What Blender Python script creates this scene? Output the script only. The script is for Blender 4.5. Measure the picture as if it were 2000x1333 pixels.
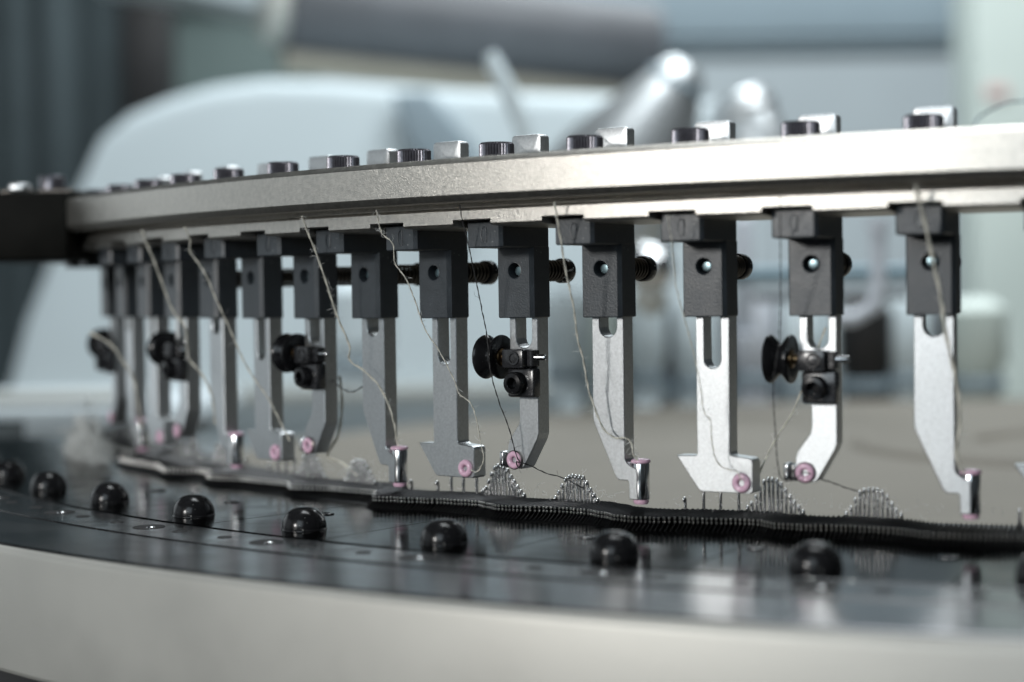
import bpy, bmesh, math, random
from mathutils import Vector, Matrix

random.seed(7)
for o in list(bpy.data.objects):
    bpy.data.objects.remove(o)
SC = bpy.context.scene
COL = SC.collection
ZS = 1.1            # eye level of the camera above the factory floor, metres
MM = 0.001

# ------------------------------------------------------------------ camera
YAW, PITCH, ROLL = -0.32663, -0.02739, -0.01549
FPX = 3444.65       # focal length in pixels of the 2000 px wide photograph
CAM = Vector((0.0, -0.89839, ZS))
_r0 = Vector((math.cos(YAW), -math.sin(YAW), 0))
_f0 = Vector((math.sin(YAW), math.cos(YAW), 0))
_u0 = Vector((0, 0, 1))
FWD = (_f0 * math.cos(PITCH) + _u0 * math.sin(PITCH)).normalized()
_u1 = (_u0 * math.cos(PITCH) - _f0 * math.sin(PITCH)).normalized()
RGT = _r0 * math.cos(ROLL) + _u1 * math.sin(ROLL)
UPV = _u1 * math.cos(ROLL) - _r0 * math.sin(ROLL)
cd = bpy.data.cameras.new('camera')
cam = bpy.data.objects.new('camera', cd)
COL.objects.link(cam)
cam.matrix_world = Matrix(((RGT.x, UPV.x, -FWD.x, CAM.x), (RGT.y, UPV.y, -FWD.y, CAM.y), (RGT.z, UPV.z, -FWD.z, CAM.z), (0, 0, 0, 1)))
cd.sensor_width = 36
cd.lens = FPX * 36 / 2000
cd.clip_start = 0.01
cd.clip_end = 60
cd.dof.use_dof = True
cd.dof.focus_distance = 0.468
cd.dof.aperture_fstop = 6.8
SC.camera = cam

# ------------------------------------------------------------------ world, lamps, exposure
W = bpy.data.worlds.new('World')
SC.world = W
W.use_nodes = True
W.node_tree.nodes['Background'].inputs[0].default_value = (0.80, 0.93, 1.0, 1)
W.node_tree.nodes['Background'].inputs[1].default_value = 0.04
SC.view_settings.view_transform = 'Standard'
SC.view_settings.look = 'None'
SC.view_settings.gamma = 1
SC.view_settings.exposure = 0


def lamp(name, loc, target, size, power, color, shape='DISK', size_y=None):
    l = bpy.data.lights.new(name, 'AREA')
    l.shape = shape
    l.size = size
    if size_y:
        l.size_y = size_y
    l.energy = power
    l.color = color
    o = bpy.data.objects.new(name, l)
    COL.objects.link(o)
    o.location = loc
    o.rotation_euler = (Vector(target) - Vector(loc)).to_track_quat('-Z', 'Y').to_euler()
    return o


lamp('key_lamp', (-0.66, -1.55, ZS + 0.22), (-0.10, -0.47, ZS), 0.16, 6.7, (1.0, 0.98, 0.95))
lamp('front_softbox', (-0.22, -1.9, ZS + 0.55), (-0.10, -0.47, ZS), 0.8, 6.0, (0.80, 0.92, 1.0), 'RECTANGLE', 0.8)
lamp('side_fill', (-2.5, 0.35, ZS + 0.25), (-0.25, -0.40, ZS), 1.7, 6.5, (0.88, 0.96, 1.0), 'RECTANGLE', 1.3)  # added fill, no window here: brightens the blades at the left end
lamp('left_fill', (-2.6, -1.5, ZS + 0.5), (-0.1, -0.45, ZS), 1.6, 4.0, (0.86, 0.95, 1.0), 'RECTANGLE', 1.6)  # added soft panel, no window here: gives the blades something grey to reflect
lamp('overhead_fill', (0.2, 0.1, ZS + 1.9), (-0.3, 1.5, ZS), 1.6, 60.0, (0.93, 0.98, 1.0), 'RECTANGLE', 1.2)  # unseen overhead panel added and aimed back to brighten hood and wall
lamp('background_fill', (-0.6, 2.2, ZS + 2.3), (-0.9, 3.0, ZS), 2.0, 110.0, (0.90, 0.97, 1.0), 'RECTANGLE', 2.0)  # unseen lamp added to light the background


# ------------------------------------------------------------------ materials
def newmat(name):
    m = bpy.data.materials.new(name)
    m.use_nodes = True
    nt = m.node_tree
    return m, nt, nt.nodes['Principled BSDF']


def mat(name, col, rough=0.5, metal=0.0, var=0.0, vscale=300, bump=0.0, bscale=2000, bdist=0.0001, rvar=0.0, spec=None,
        coat=0.0, stretch=None, detail=3.0, dust=None, tint=None):
    """Principled material with noise in colour, roughness and relief (object coordinates, metres)."""
    m, nt, p = newmat(name)
    p.inputs['Base Color'].default_value = (*col, 1)
    p.inputs['Roughness'].default_value = rough
    p.inputs['Metallic'].default_value = metal
    if spec is not None:
        p.inputs['Specular IOR Level'].default_value = spec
    if tint is not None:
        p.inputs['Specular Tint'].default_value = (tint, tint, tint, 1)
    if coat:
        p.inputs['Coat Weight'].default_value = coat
        p.inputs['Coat Roughness'].default_value = 0.08
    tc = nt.nodes.new('ShaderNodeTexCoord')
    src = tc.outputs['Object']
    if stretch:
        mp = nt.nodes.new('ShaderNodeMapping')
        mp.inputs['Scale'].default_value = stretch
        nt.links.new(src, mp.inputs[0])
        src = mp.outputs[0]

    def noise(scale, det=detail):
        n = nt.nodes.new('ShaderNodeTexNoise')
        n.inputs['Scale'].default_value = scale
        n.inputs['Detail'].default_value = det
        nt.links.new(src, n.inputs['Vector'])
        return n
    if var or rvar:
        n = noise(vscale)
        if var:
            r = nt.nodes.new('ShaderNodeMapRange')
            r.inputs[1].default_value, r.inputs[2].default_value = 0.3, 0.7
            r.inputs[3].default_value, r.inputs[4].default_value = 1 - var, 1 + var
            nt.links.new(n.outputs[0], r.inputs[0])
            mx = nt.nodes.new('ShaderNodeVectorMath')
            mx.operation = 'SCALE'
            mx.inputs[0].default_value = col
            nt.links.new(r.outputs[0], mx.inputs['Scale'])
            nt.links.new(mx.outputs[0], p.inputs['Base Color'])
        if rvar:
            r = nt.nodes.new('ShaderNodeMapRange')
            r.inputs[1].default_value, r.inputs[2].default_value = 0.3, 0.7
            r.inputs[3].default_value, r.inputs[4].default_value = rough - rvar, rough + rvar
            nt.links.new(n.outputs[0], r.inputs[0])
            nt.links.new(r.outputs[0], p.inputs['Roughness'])
    if dust:
        # scattered specks of lint dust: (noise scale, threshold, speck colour)
        n = noise(dust[0], 1.0)
        r = nt.nodes.new('ShaderNodeMapRange')
        r.inputs[1].default_value, r.inputs[2].default_value = dust[1], dust[1] + 0.03
        nt.links.new(n.outputs[0], r.inputs[0])
        n2 = noise(dust[0] * 0.06, 2.0)
        r2 = nt.nodes.new('ShaderNodeMapRange')
        r2.inputs[1].default_value, r2.inputs[2].default_value = 0.42, 0.62
        nt.links.new(n2.outputs[0], r2.inputs[0])
        ml = nt.nodes.new('ShaderNodeMath')
        ml.operation = 'MULTIPLY'
        nt.links.new(r.outputs[0], ml.inputs[0])
        nt.links.new(r2.outputs[0], ml.inputs[1])
        mc = nt.nodes.new('ShaderNodeMix')
        mc.data_type = 'RGBA'
        nt.links.new(ml.outputs[0], mc.inputs[0])
        bc = p.inputs['Base Color']
        if bc.is_linked:
            nt.links.new(bc.links[0].from_socket, mc.inputs[6])
        else:
            mc.inputs[6].default_value = (*col, 1)
        mc.inputs[7].default_value = (*dust[2], 1)
        nt.links.new(mc.outputs[2], bc)
    if bump:
        n = noise(bscale)
        b = nt.nodes.new('ShaderNodeBump')
        b.inputs['Strength'].default_value = bump
        b.inputs['Distance'].default_value = bdist
        nt.links.new(n.outputs[0], b.inputs['Height'])
        nt.links.new(b.outputs[0], p.inputs['Normal'])
    return m


M = {
    'nickel': mat('satin_nickel', (0.60, 0.575, 0.53), 0.36, 1.0, 0.10, 900, 0.9, 3000, 0.00011, 0.04),
    'steel': mat('satin_steel', (0.58, 0.60, 0.61), 0.39, 1.0, 0.10, 1400, 0.7, 4200, 0.00005, 0.03),
    'chrome': mat('polished_steel', (0.72, 0.73, 0.74), 0.16, 1.0, 0.06, 400),
    'sinker': mat('oiled_dark_steel', (0.11, 0.11, 0.112), 0.28, 1.0, 0.2, 500, tint=0.35),
    'nib': mat('nib_glint', (0.80, 0.78, 0.75), 0.30, 1.0, 0.15, 700),  # paler than the sinker body, standing in for glints on the tips
    'needle': mat('needle_steel', (0.70, 0.70, 0.70), 0.21, 1.0, 0.1, 700),
    'holder': mat('grained_black_plastic', (0.030, 0.037, 0.044), 0.42, 0.0, 0.2, 250, 0.7, 1900, 0.00012, 0.04, spec=0.75, dust=(1100, 0.74, (0.30, 0.31, 0.31))),
    'blacksteel': mat('blackened_steel', (0.022, 0.022, 0.024), 0.24, 0.0, 0.3, 600, 0.3, 900, 0.0001, 0.06, spec=0.8),
    'blackgloss': mat('gloss_black', (0.010, 0.010, 0.011), 0.20, 0.0, 0.2, 400, 0.2, 600, 0.0001, 0.04, spec=0.32, dust=(1000, 0.74, (0.22, 0.22, 0.21))),
    'cap': mat('black_oxide_screw', (0.15, 0.147, 0.165), 0.33, 0.85, 0.2, 900, 0.3, 1800),
    'spring': mat('spring_wire', (0.11, 0.10, 0.09), 0.3, 1.0),
    'brass': mat('brass', (0.24, 0.16, 0.085), 0.35, 1.0),
    'pink': mat('pink_ceramic', (0.77, 0.49, 0.62), 0.24, 0.0, 0.05, 800, coat=0.4),
    'blueglass': mat('screw_tip', (0.17, 0.235, 0.255), 0.32, 1.0),
    'table': mat('oiled_black_plate', (0.030, 0.031, 0.032), 0.14, 1.0, 0.25, 90, 0.14, 420, 0.00012, 0.06, tint=0.55, dust=(1300, 0.69, (0.30, 0.30, 0.28))),
    'strip': mat('black_step', (0.016, 0.016, 0.017), 0.20, 0.0, 0.3, 120, 0.25, 800, 0.0001, 0.06, dust=(1200, 0.70, (0.2, 0.2, 0.19))),
    'ringtop': mat('ground_ring_top', (0.13, 0.13, 0.135), 0.22, 1.0, 0.12, 60, 0.05, 500, 0.0001, 0.04),
    'ringside': mat('satin_ring_side', (0.485, 0.478, 0.445), 0.48, 0.55, 0.05, 40, 0.5, 1800, 0.0001, 0.03),
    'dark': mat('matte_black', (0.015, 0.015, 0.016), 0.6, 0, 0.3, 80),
    'block': mat('black_bracket', (0.008, 0.008, 0.007), 0.55, 0, 0.3, 80, 0.2, 900, spec=0.05),
    'yarn': mat('ecru_yarn', (0.66, 0.635, 0.55), 0.85, 0, 0.18, 1500, 0.8, 1800, 0.0002),
    'darkyarn': mat('dark_yarn', (0.035, 0.034, 0.034), 0.7, 0, 0.3, 1500),
    'lint': mat('lint', (0.74, 0.75, 0.73), 0.9),
    'beige': mat('beige_cover', (0.140, 0.127, 0.103), 0.7, 0, 0.06, 12),
    'white': mat('pale_enamel', (0.60, 0.69, 0.725), 0.6, 0, 0.03, 6),
    'wall': mat('hall_wall', (0.50, 0.56, 0.59), 0.8, 0, 0.05, 2),
    'curtain': mat('grey_green_curtain', (0.058, 0.078, 0.086), 0.9, 0, 0.12, 8),
    'green': mat('grey_green_panel', (0.11, 0.15, 0.145), 0.8, 0, 0.08, 5),
    'roller': mat('dark_rubber_roller', (0.078, 0.084, 0.094), 0.5, 0, 0.1, 20),
    'beam': mat('blue_grey_beam', (0.25, 0.32, 0.365), 0.55, 0, 0.06, 6),
    'column': mat('pale_column', (0.60, 0.68, 0.64), 0.6, 0, 0.03, 5),
    'cream': mat('cream_metal', (0.42, 0.43, 0.40), 0.5, 0.0, 0.05, 20),
    'softmetal': mat('dull_bright_metal', (0.66, 0.70, 0.72), 0.36, 0.85, 0.03, 20),
    'roller_sheen': mat('beige_sheen', (0.30, 0.28, 0.23), 0.55, 0.0, 0.05, 20),  # colour of the reflection along the roller's underside
    'red': mat('faded_red', (0.66, 0.44, 0.42), 0.6),
    'floor': mat('factory_floor', (0.20, 0.20, 0.19), 0.6, 0, 0.1, 3),
    'lilac': mat('pale_lilac_plastic', (0.56, 0.60, 0.66), 0.5, 0, 0.03, 9),
    'bluebar': mat('blue_grey_rod', (0.10, 0.17, 0.21), 0.35, 0.3, 0.1, 20),
}


# ------------------------------------------------------------------ mesh helpers (all inputs in millimetres)
class MB:
    def __init__(s):
        s.v, s.f = [], []

    def add(s, vs, fs):
        b = len(s.v)
        s.v += [tuple(v) for v in vs]
        s.f += [tuple(i + b for i in f) for f in fs]
        return s

    def bm(s, bm):
        bm.verts.index_update()
        s.add([v.co[:] for v in bm.verts], [[v.index for v in f.verts] for f in bm.faces])
        bm.free()
        return s

    def box(s, x0, x1, y0, y1, z0, z1, bev=0.0, seg=1):
        bm = bmesh.new()
        bmesh.ops.create_cube(bm, size=1)
        for v in bm.verts:
            v.co = Vector(((x0 + x1) / 2 + v.co.x * (x1 - x0), (y0 + y1) / 2 + v.co.y * (y1 - y0), (z0 + z1) / 2 + v.co.z * (z1 - z0)))
        if bev:
            bmesh.ops.bevel(bm, geom=bm.edges[:], offset=bev, segments=seg, affect='EDGES', profile=0.5)
        return s.bm(bm)

    def prism(s, pts, a0, a1, fn, bev=0.0, seg=2, onlyfront=False):
        """Extrude the outline pts (2-D) from a0 to a1; fn(u, v, a) -> xyz."""
        bm = bmesh.new()
        lo = [bm.verts.new(fn(u, v, a0)) for u, v in pts]
        hi = [bm.verts.new(fn(u, v, a1)) for u, v in pts]
        n = len(pts)
        f0 = bm.faces.new(lo)
        f1 = bm.faces.new(hi[::-1])
        for i in range(n):
            j = (i + 1) % n
            bm.faces.new((lo[j], lo[i], hi[i], hi[j]))
        bmesh.ops.recalc_face_normals(bm, faces=bm.faces[:])
        if bev:
            es = list(f0.edges) + ([] if onlyfront else list(f1.edges))
            bmesh.ops.bevel(bm, geom=es, offset=bev, segments=seg, affect='EDGES', profile=0.5)
        bmesh.ops.triangulate(bm, faces=[f for f in bm.faces if len(f.verts) > 4])
        return s.bm(bm)

    def lathe(s, prof, o, ax, n=32, a0=0.0, a1=None):
        """Revolve (radius, height) points about axis ax through o."""
        o = Vector(o)
        ax = Vector(ax).normalized()
        e1 = ax.orthogonal().normalized()
        e2 = ax.cross(e1)
        full = a1 is None
        m = n if full else n + 1
        vs = []
        for k in range(m):
            t = a0 + (2 * math.pi if full else (a1 - a0)) * k / n
            d = e1 * math.cos(t) + e2 * math.sin(t)
            vs += [o + d * r + ax * h for r, h in prof]
        L = len(prof)
        fs = []
        for k in range(n):
            q = (k + 1) % m
            for i in range(L - 1):
                if prof[i][0] < 1e-9 and prof[i + 1][0] < 1e-9:
                    continue
                fs.append((k * L + i, q * L + i, q * L + i + 1, k * L + i + 1))
        return s.add(vs, fs)

    def tube(s, pts, rad, n=8, closed=False, cap=True):
        pts = [Vector(p) for p in pts]
        N = len(pts)
        rad = rad if isinstance(rad, (list, tuple)) else [rad] * N
        T = []
        for i in range(N):
            a = pts[(i - 1) % N] if (closed or i) else pts[0]
            b = pts[(i + 1) % N] if (closed or i < N - 1) else pts[-1]
            T.append((b - a).normalized())
        e = T[0].orthogonal().normalized()
        vs, fs = [], []
        for i in range(N):
            e = (e - T[i] * e.dot(T[i])).normalized()
            b = T[i].cross(e)
            for k in range(n):
                t = 2 * math.pi * k / n
                vs.append(pts[i] + (e * math.cos(t) + b * math.sin(t)) * rad[i])
        for i in range(N if closed else N - 1):
            j = (i + 1) % N
            for k in range(n):
                l = (k + 1) % n
                fs.append((i * n + k, i * n + l, j * n + l, j * n + k))
        if cap and not closed:
            fs.append(tuple(range(n))[::-1])
            fs.append(tuple((N - 1) * n + k for k in range(n)))
        return s.add(vs, fs)

    def arc(s, prof, a0, a1, step=0.5, wob=None):
        """Sweep the closed (radius, z) outline about the machine axis from angle a0 to a1 (degrees)."""
        n = max(2, int(abs(a1 - a0) / step) + 1)
        L = len(prof)
        vs = []
        for k in range(n):
            a = math.radians(a0 + (a1 - a0) * k / (n - 1))
            vs += [(r * math.sin(a), -r * math.cos(a), z) for r, z in prof]
        fs = []
        for k in range(n - 1):
            for i in range(L):
                j = (i + 1) % L
                fs.append((k * L + i, k * L + j, (k + 1) * L + j, (k + 1) * L + i))
        fs.append(tuple(range(L))[::-1])
        fs.append(tuple((n - 1) * L + i for i in range(L)))
        return s.add(vs, fs)

    def mesh(s, name, material, angle=35, flat=False):
        me = bpy.data.meshes.new(name)
        me.from_pydata([(x * MM, y * MM, z * MM) for x, y, z in s.v], [], s.f)
        bm = bmesh.new()
        bm.from_mesh(me)
        bmesh.ops.recalc_face_normals(bm, faces=bm.faces[:])
        bm.to_mesh(me)
        bm.free()
        me.materials.append(M[material])
        if not flat:
            me.polygons.foreach_set('use_smooth', [True] * len(me.polygons))
            me.set_sharp_from_angle(angle=math.radians(angle))
        me.update()
        return me

    def obj(s, name, material, parent=None, angle=35, flat=False):
        return link(name, s.mesh(name, material, angle, flat), parent)


def link(name, me, parent=None):
    o = bpy.data.objects.new(name, me)
    COL.objects.link(o)
    o.parent = parent
    return o


def tag(o, label=None, cat=None, group=None, kind=None):
    for k, v in (('label', label), ('category', cat), ('group', group), ('kind', kind)):
        if v:
            o[k] = v
    return o


def empty(name, loc=(0, 0, ZS), rz=0.0):
    o = bpy.data.objects.new(name, None)
    o.empty_display_size = 0.01
    COL.objects.link(o)
    o.location = loc
    o.rotation_euler = (0, 0, rz)
    return o


def pol(r, deg, z=0.0):
    a = math.radians(deg)
    return Vector((r * math.sin(a), -r * math.cos(a), z))


def at(px, py, d):
    """World point (metres) on the line of sight through photo pixel (px, py), d metres ahead of the lens."""
    return CAM + FWD * d + RGT * ((px - 1000) / FPX * d) - UPV * ((py - 666.5) / FPX * d)


S = 480.0                                   # radius of the holders' front faces
ANG = [-4.736 - 3.3333 * i for i in range(14)]
FIT = {0: -4.699, 1: -8.084, 2: -11.381, 3: -14.839, 4: -18.051, 5: -21.428, 6: -24.741, 7: -27.991, 8: -31.414}
for i, a in FIT.items():
    ANG[i] = a
FEED = {i: ANG[i] for i in range(14)}
FEED[-1] = -1.40

# ------------------------------------------------------------------ setting
fl = MB().box(-9000, 9000, -4000, 12000, -40, 0).obj('floor', 'floor')
tag(fl, 'grey factory floor far below the machine', kind='structure')
wl = MB().box(-3600, 2300, 0, 60, 0, 3600).obj('wall', 'wall')
wl.location = at(1000, 600, 6.0).xy.to_3d()
wl.rotation_euler = (0, 0, -YAW)
tag(wl, 'pale blue grey hall wall far behind the machine', kind='structure')

# ------------------------------------------------------------------ upper ring with its screws and lever tabs
ring = empty('feeder_ring')
tag(ring, 'satin nickel feeder ring curving across the picture above the yarn feeders', 'ring')
A0, A1 = -75, 14
up = [(440, 34.2), (504.9, 34.2), (506.2, 33.1), (506.45, 32.7), (506.45, 24.9), (506.2, 24.5), (504.9, 23.2), (499, 23.2), (497, 24.2), (440, 24.2)]
MB().arc(up, A0, A1, 0.25).obj('upper_rim', 'nickel', ring, 25)
# lower rim: cut by a notch over every holder
lows, lown = [], []
prof_full = [(470, 24.15), (496.5, 24.15), (497.0, 22.0), (497.9, 21.6), (498.2, 21.2), (498.2, 17.9), (497.7, 17.3), (492, 17.0), (470, 17.0)]
prof_notch = [(470, 24.15), (496.5, 24.15), (497.0, 22.0), (497.9, 21.6), (498.2, 21.2), (498.2, 19.0), (498.0, 18.85), (492, 18.85), (470, 18.85)]
hw = math.degrees(6.15 / 498)
edges = [A1]
for i in sorted(FEED):
    edges += [FEED[i] + hw, FEED[i] - hw]
a = FEED[13] - 3.3333
while a > A0 + 2:
    edges += [a + hw, a - hw]
    a -= 3.3333
edges.append(A0)
mb = MB()
for k in range(len(edges) - 1):
    mb.arc(prof_full if k % 2 == 0 else prof_notch, edges[k], edges[k + 1], 0.3)
mb.obj('lower_rim', 'nickel', ring, 25)

# knurled socket cap screw
def screw_mesh():
    n = 72
    mb = MB()
    bm_prof = []
    vs, fs = [], []
    for k in range(n):
        t = 2 * math.pi * k / n
        rr = 4.6 if k % 2 else 4.22
        for r, z in ((4.25, 0), (rr, 0.3), (rr, 4.4), (4.1, 4.9), (2.5, 4.95), (2.3, 4.7), (2.3, 2.6), (0.01, 2.5)):
            vs.append((r * math.cos(t), r * math.sin(t), z))
    L = 8
    for k in range(n):
        q = (k + 1) % n
        for i in range(L - 1):
            fs.append((k * L + i, q * L + i, q * L + i + 1, k * L + i + 1))
    mb.add(vs, fs)
    return mb.mesh('cap_screw', 'cap', 20)


def rounded(x0, x1, z0, z1, r, n=5):
    pts = []
    for cx, cz, a in ((x1 - r, z0 + r, -90), (x1 - r, z1 - r, 0), (x0 + r, z1 - r, 90), (x0 + r, z0 + r, 180)):
        for k in range(n):
            t = math.radians(a + 90 * k / (n - 1))
            pts.append((cx + r * math.cos(t), cz + r * math.sin(t)))
    return pts


XZ = lambda y: y
fxz = lambda u, v, a: (u, a, v)
SCREW = screw_mesh()
# lever tab: a rounded flag on a narrower neck
tabo = []
for cx, cz, a in ((4.9 - 1.1, 8.1 - 1.1, 0), (-4.9 + 1.1, 8.1 - 1.1, 90)):
    for k in range(5):
        t = math.radians(a + 22.5 * k)
        tabo.append((cx + 1.1 * math.cos(t), cz + 1.1 * math.sin(t)))
tabo += [(-4.9, -0.4), (1.6, -0.4), (1.6, 1.6), (2.0, 2.1), (4.4, 2.1), (4.9, 2.6)]
TAB = MB().prism(tabo, -2.0, 2.0, fxz, 0.35, 2).mesh('lever_tab', 'steel', 40)
tabh = {0: 0.4, 3: 0.3, 6: -0.6, 7: -0.9, 8: -1.2}
for i in sorted(FEED):
    a = math.radians(FEED[i])
    o = link('cap_screw', SCREW, ring)
    o.location = pol(487.0, FEED[i], 34.2) * MM
    o.rotation_euler = (0, 0, random.uniform(0, 1))
    o = link('lever_tab', TAB, ring)
    o.location = pol(472.0, FEED[i], 34.2 + tabh.get(i, 0) * 0.6 - 0.3) * MM
    o.rotation_euler = (0, 0, a + random.uniform(-0.05, 0.05))

# ------------------------------------------------------------------ yarn feeders (local frame: x tangential, y inward, z up)
fyz = lambda u, v, a: (a, u, v)
hold = MB()
# block with chamfered right front edge
blk = [(-5.7, 0.35), (-5.35, 0), (4.75, 0), (5.7, 0.95), (5.7, 7.85), (-5.7, 7.85)]
fxy = lambda u, v, a: (u, v, a)
hold.prism(blk, -6.7, 12.2, fxy, 0.25, 1)
arm = [(-5.5, -12.65), (-5.15, -13.0), (4.7, -13.0), (5.55, -12.15), (5.55, 7.85), (-5.5, 7.85)]
bm = bmesh.new()
for z in (11.85, 18.55):
    pass
bm.free()
hold.prism(arm, 11.75, 18.5, fxy, 0.3, 1)
HOLDER = hold.mesh('holder', 'holder', flat=True)
# bore the screw hole through the block's front
ho = link('holder', HOLDER)
cu = MB().lathe([(0, -2), (2.15, -2), (2.15, 0.0), (1.95, 0.3), (1.95, 4.5), (0, 4.5)], (0, 0, 5.8), (0, 1, 0), 32).obj('cutter', 'holder')
bo = ho.modifiers.new('bore', 'BOOLEAN')
bo.object = cu
bo.solver = 'EXACT'
bpy.context.view_layer.update()
HOLDER = bpy.data.meshes.new_from_object(ho.evaluated_get(bpy.context.evaluated_depsgraph_get()))
HOLDER.name = 'holder'
bpy.data.objects.remove(ho)
bpy.data.objects.remove(cu)
# hole rim and screw tip in the front of the block
HOLE = MB().lathe([(2.3, 0.02), (2.28, -0.06), (2.1, -0.1), (2.02, 0.0), (1.93, 0.4), (1.93, 0.8)], (0, 0, 5.8), (0, 1, 0), 28).mesh('screw_hole', 'holder', 40)
TIP = MB().lathe([(1.3, 4.4), (1.3, 1.9), (1.15, 1.65), (0.9, 1.6), (0.0, 1.6)], (0.1, 0, 5.75), (0, 1, 0), 20).mesh('screw_tip', 'blueglass', 40)
# spring and knob at the back
sp = []
for k in range(121):
    t = k / 120
    sp.append((2.55 * math.cos(t * 2 * math.pi * 8.5), 7.9 + 12.8 * t, 5.8 + 2.55 * math.sin(t * 2 * math.pi * 8.5)))
SPRING = MB().tube(sp, 0.42, 6).mesh('spring', 'spring', 60)
KNOB = MB().lathe([(0.01, 7.8), (1.5, 7.8), (1.5, 20.4), (3.1, 20.5), (3.4, 21.0), (3.4, 23.6), (3.1, 24.1), (0.01, 24.2)], (0, 0, 5.8), (0, 1, 0), 28).mesh('knob', 'blackgloss', 35)
# embossed mark on the hook: a tall oval closed by a straight stroke
mk = []
for k in range(17):
    t = math.radians(90 + 180 * k / 16)
    mk.append((0.2 + 1.1 * math.cos(t), -13.02, 15.1 + 2.0 * math.sin(t)))
mk += [(0.75, -13.02, 13.15), (0.85, -13.02, 15.1), (0.75, -13.02, 17.05)]
MARK = MB().tube(mk, 0.16, 6, closed=True).mesh('embossed_mark', 'holder', 60)

PF, PR = 2.75, 7.7            # plate front and back (y)


def arcpts(cx, cz, r, a0, a1, n=6):
    return [(cx + r * math.cos(math.radians(a0 + (a1 - a0) * k / (n - 1))), cz + r * math.sin(math.radians(a0 + (a1 - a0) * k / (n - 1)))) for k in range(n)]


def slot(x0, x1, zb, ztop):
    c, r = (x0 + x1) / 2, (x1 - x0) / 2
    return [(x1, ztop)] + arcpts(c, zb + r, r, 0, -180, 11) + [(x0, ztop)]


def blade(outline):
    return MB().prism(outline, PF, PR, fxz, 0.18, 1).mesh('blade', 'steel', flat=True)


ZT = 1.0
blA = blade([(-4.45, ZT), (-4.6, -32.6), (-4.3, -33.9)] + [(2.0, -47.6), (2.6, -48.3), (3.3, -48.5), (5.4, -48.5), (5.85, -49.0), (5.9, -53.3), (8.3, -53.3), (8.3, -45.6), (6.2, -44.6), (5.2, -43.9), (4.75, -43.0), (4.85, ZT)]
            + slot(-2.3, 2.85, -11.8, ZT))
blB = blade([(-3.55, ZT), (-3.6, -40.9), (-3.9, -41.4), (-9.2, -41.5)] + [(-3.6, -49.5), (-2.9, -50.2), (-2.2, -50.35), (10.5, -50.35), (11.2, -49.8), (11.25, -42.6), (10.9, -41.9), (10.2, -41.6), (6.0, -41.25), (5.4, -40.9), (5.25, -40.3), (5.5, ZT)]
            + slot(-1.4, 3.15, -19.6, ZT))
blC = blade([(-4.0, ZT), (-4.0, -17.0), (-1.15, -21.0), (-1.1, -33.6), (-1.5, -35.2), (-4.6, -39.4), (-5.15, -41.0), (-5.2, -44.6)] + arcpts(-2.8, -44.6, 2.4, 180, 285, 7)
            + [(-0.9, -47.0), (0.2, -46.4), (4.6, -38.9), (5.1, -37.4), (5.3, ZT)] + slot(-1.9, 3.3, -14.75, ZT))


def torus_eye(cx, cz, R=1.62, r=0.82, y=PF - 0.35, n=28, m=12, ax='y'):
    mb = MB()
    prof = [(R + r * math.cos(2 * math.pi * k / m), r * 0.95 * math.sin(2 * math.pi * k / m)) for k in range(m + 1)]
    return mb.lathe(prof, (cx, y, cz), (0, 1, 0), n)


EYEB = torus_eye(8.35, -47.75).mesh('eyelet', 'pink', 80)
EYEC = torus_eye(-2.8, -44.65).mesh('eyelet', 'pink', 80)
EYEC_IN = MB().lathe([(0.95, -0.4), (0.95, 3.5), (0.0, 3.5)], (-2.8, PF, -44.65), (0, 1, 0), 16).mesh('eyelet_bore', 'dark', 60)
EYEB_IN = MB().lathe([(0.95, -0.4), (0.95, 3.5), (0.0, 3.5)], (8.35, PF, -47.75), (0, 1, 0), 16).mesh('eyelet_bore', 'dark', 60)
BUSH = MB().lathe([(2.45, -0.1), (2.6, -0.45), (2.35, -0.6), (2.2, -0.1)], (-2.8, PF, -44.65), (0, 1, 0), 28).mesh('bushing', 'spring', 60)
# type A: hollow guide tube with a ceramic ring at either end
TUBE = MB().lathe([(1.2, -53.4), (2.15, -53.4), (2.25, -53.1), (2.25, -44.4), (2.15, -44.1), (1.2, -44.1), (1.2, -53.4)], (8.0, 5.2, 0), (0, 0, 1), 32).mesh('guide_tube', 'chrome', 40)
RINGT = MB().lathe([(1.0, -44.12), (2.3, -44.12), (2.55, -43.9), (2.55, -43.5), (2.2, -43.1), (1.3, -43.05), (1.0, -43.3), (1.0, -44.12)], (8.0, 5.2, 0), (0, 0, 1), 28).mesh('ceramic_ring', 'pink', 50)
RINGB = MB().lathe([(1.0, -53.4), (1.95, -53.4), (2.0, -54.1), (1.7, -54.6), (1.0, -54.6), (1.0, -53.4)], (8.0, 5.2, 0), (0, 0, 1), 28).mesh('ceramic_ring', 'pink', 50)
# type C: pulley, shaft, clamp
PZ, PY = -17.1, 1.2
spool = [(0.8, -11.2), (5.2, -11.35), (5.8, -11.15), (5.95, -10.75), (5.8, -10.35), (4.8, -9.4), (3.9, -8.65), (3.6, -8.2), (3.9, -7.75), (4.8, -7.0), (5.8, -6.1), (5.95, -5.7), (5.85, -5.3), (5.2, -5.1), (2.6, -5.4), (2.4, -5.9), (0.8, -5.9)]
PULLEY = MB().lathe(spool, (0, PY, PZ), (1, 0, 0), 48).mesh('pulley', 'blackgloss', 40)
HUB = MB().lathe([(0.0, -5.8), (2.3, -5.6), (2.2, -5.1), (1.25, -4.8), (1.1, -3.2), (0.0, -3.2)], (0, PY, PZ), (1, 0, 0), 24).mesh('hub', 'brass', 40)
SHAFT = MB().lathe([(0.0, -11.6), (0.85, -11.6), (0.85, 8.6), (0.6, 8.95), (0.0, 8.95)], (0, PY, PZ), (1, 0, 0), 16).mesh('shaft', 'chrome', 40)
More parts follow.
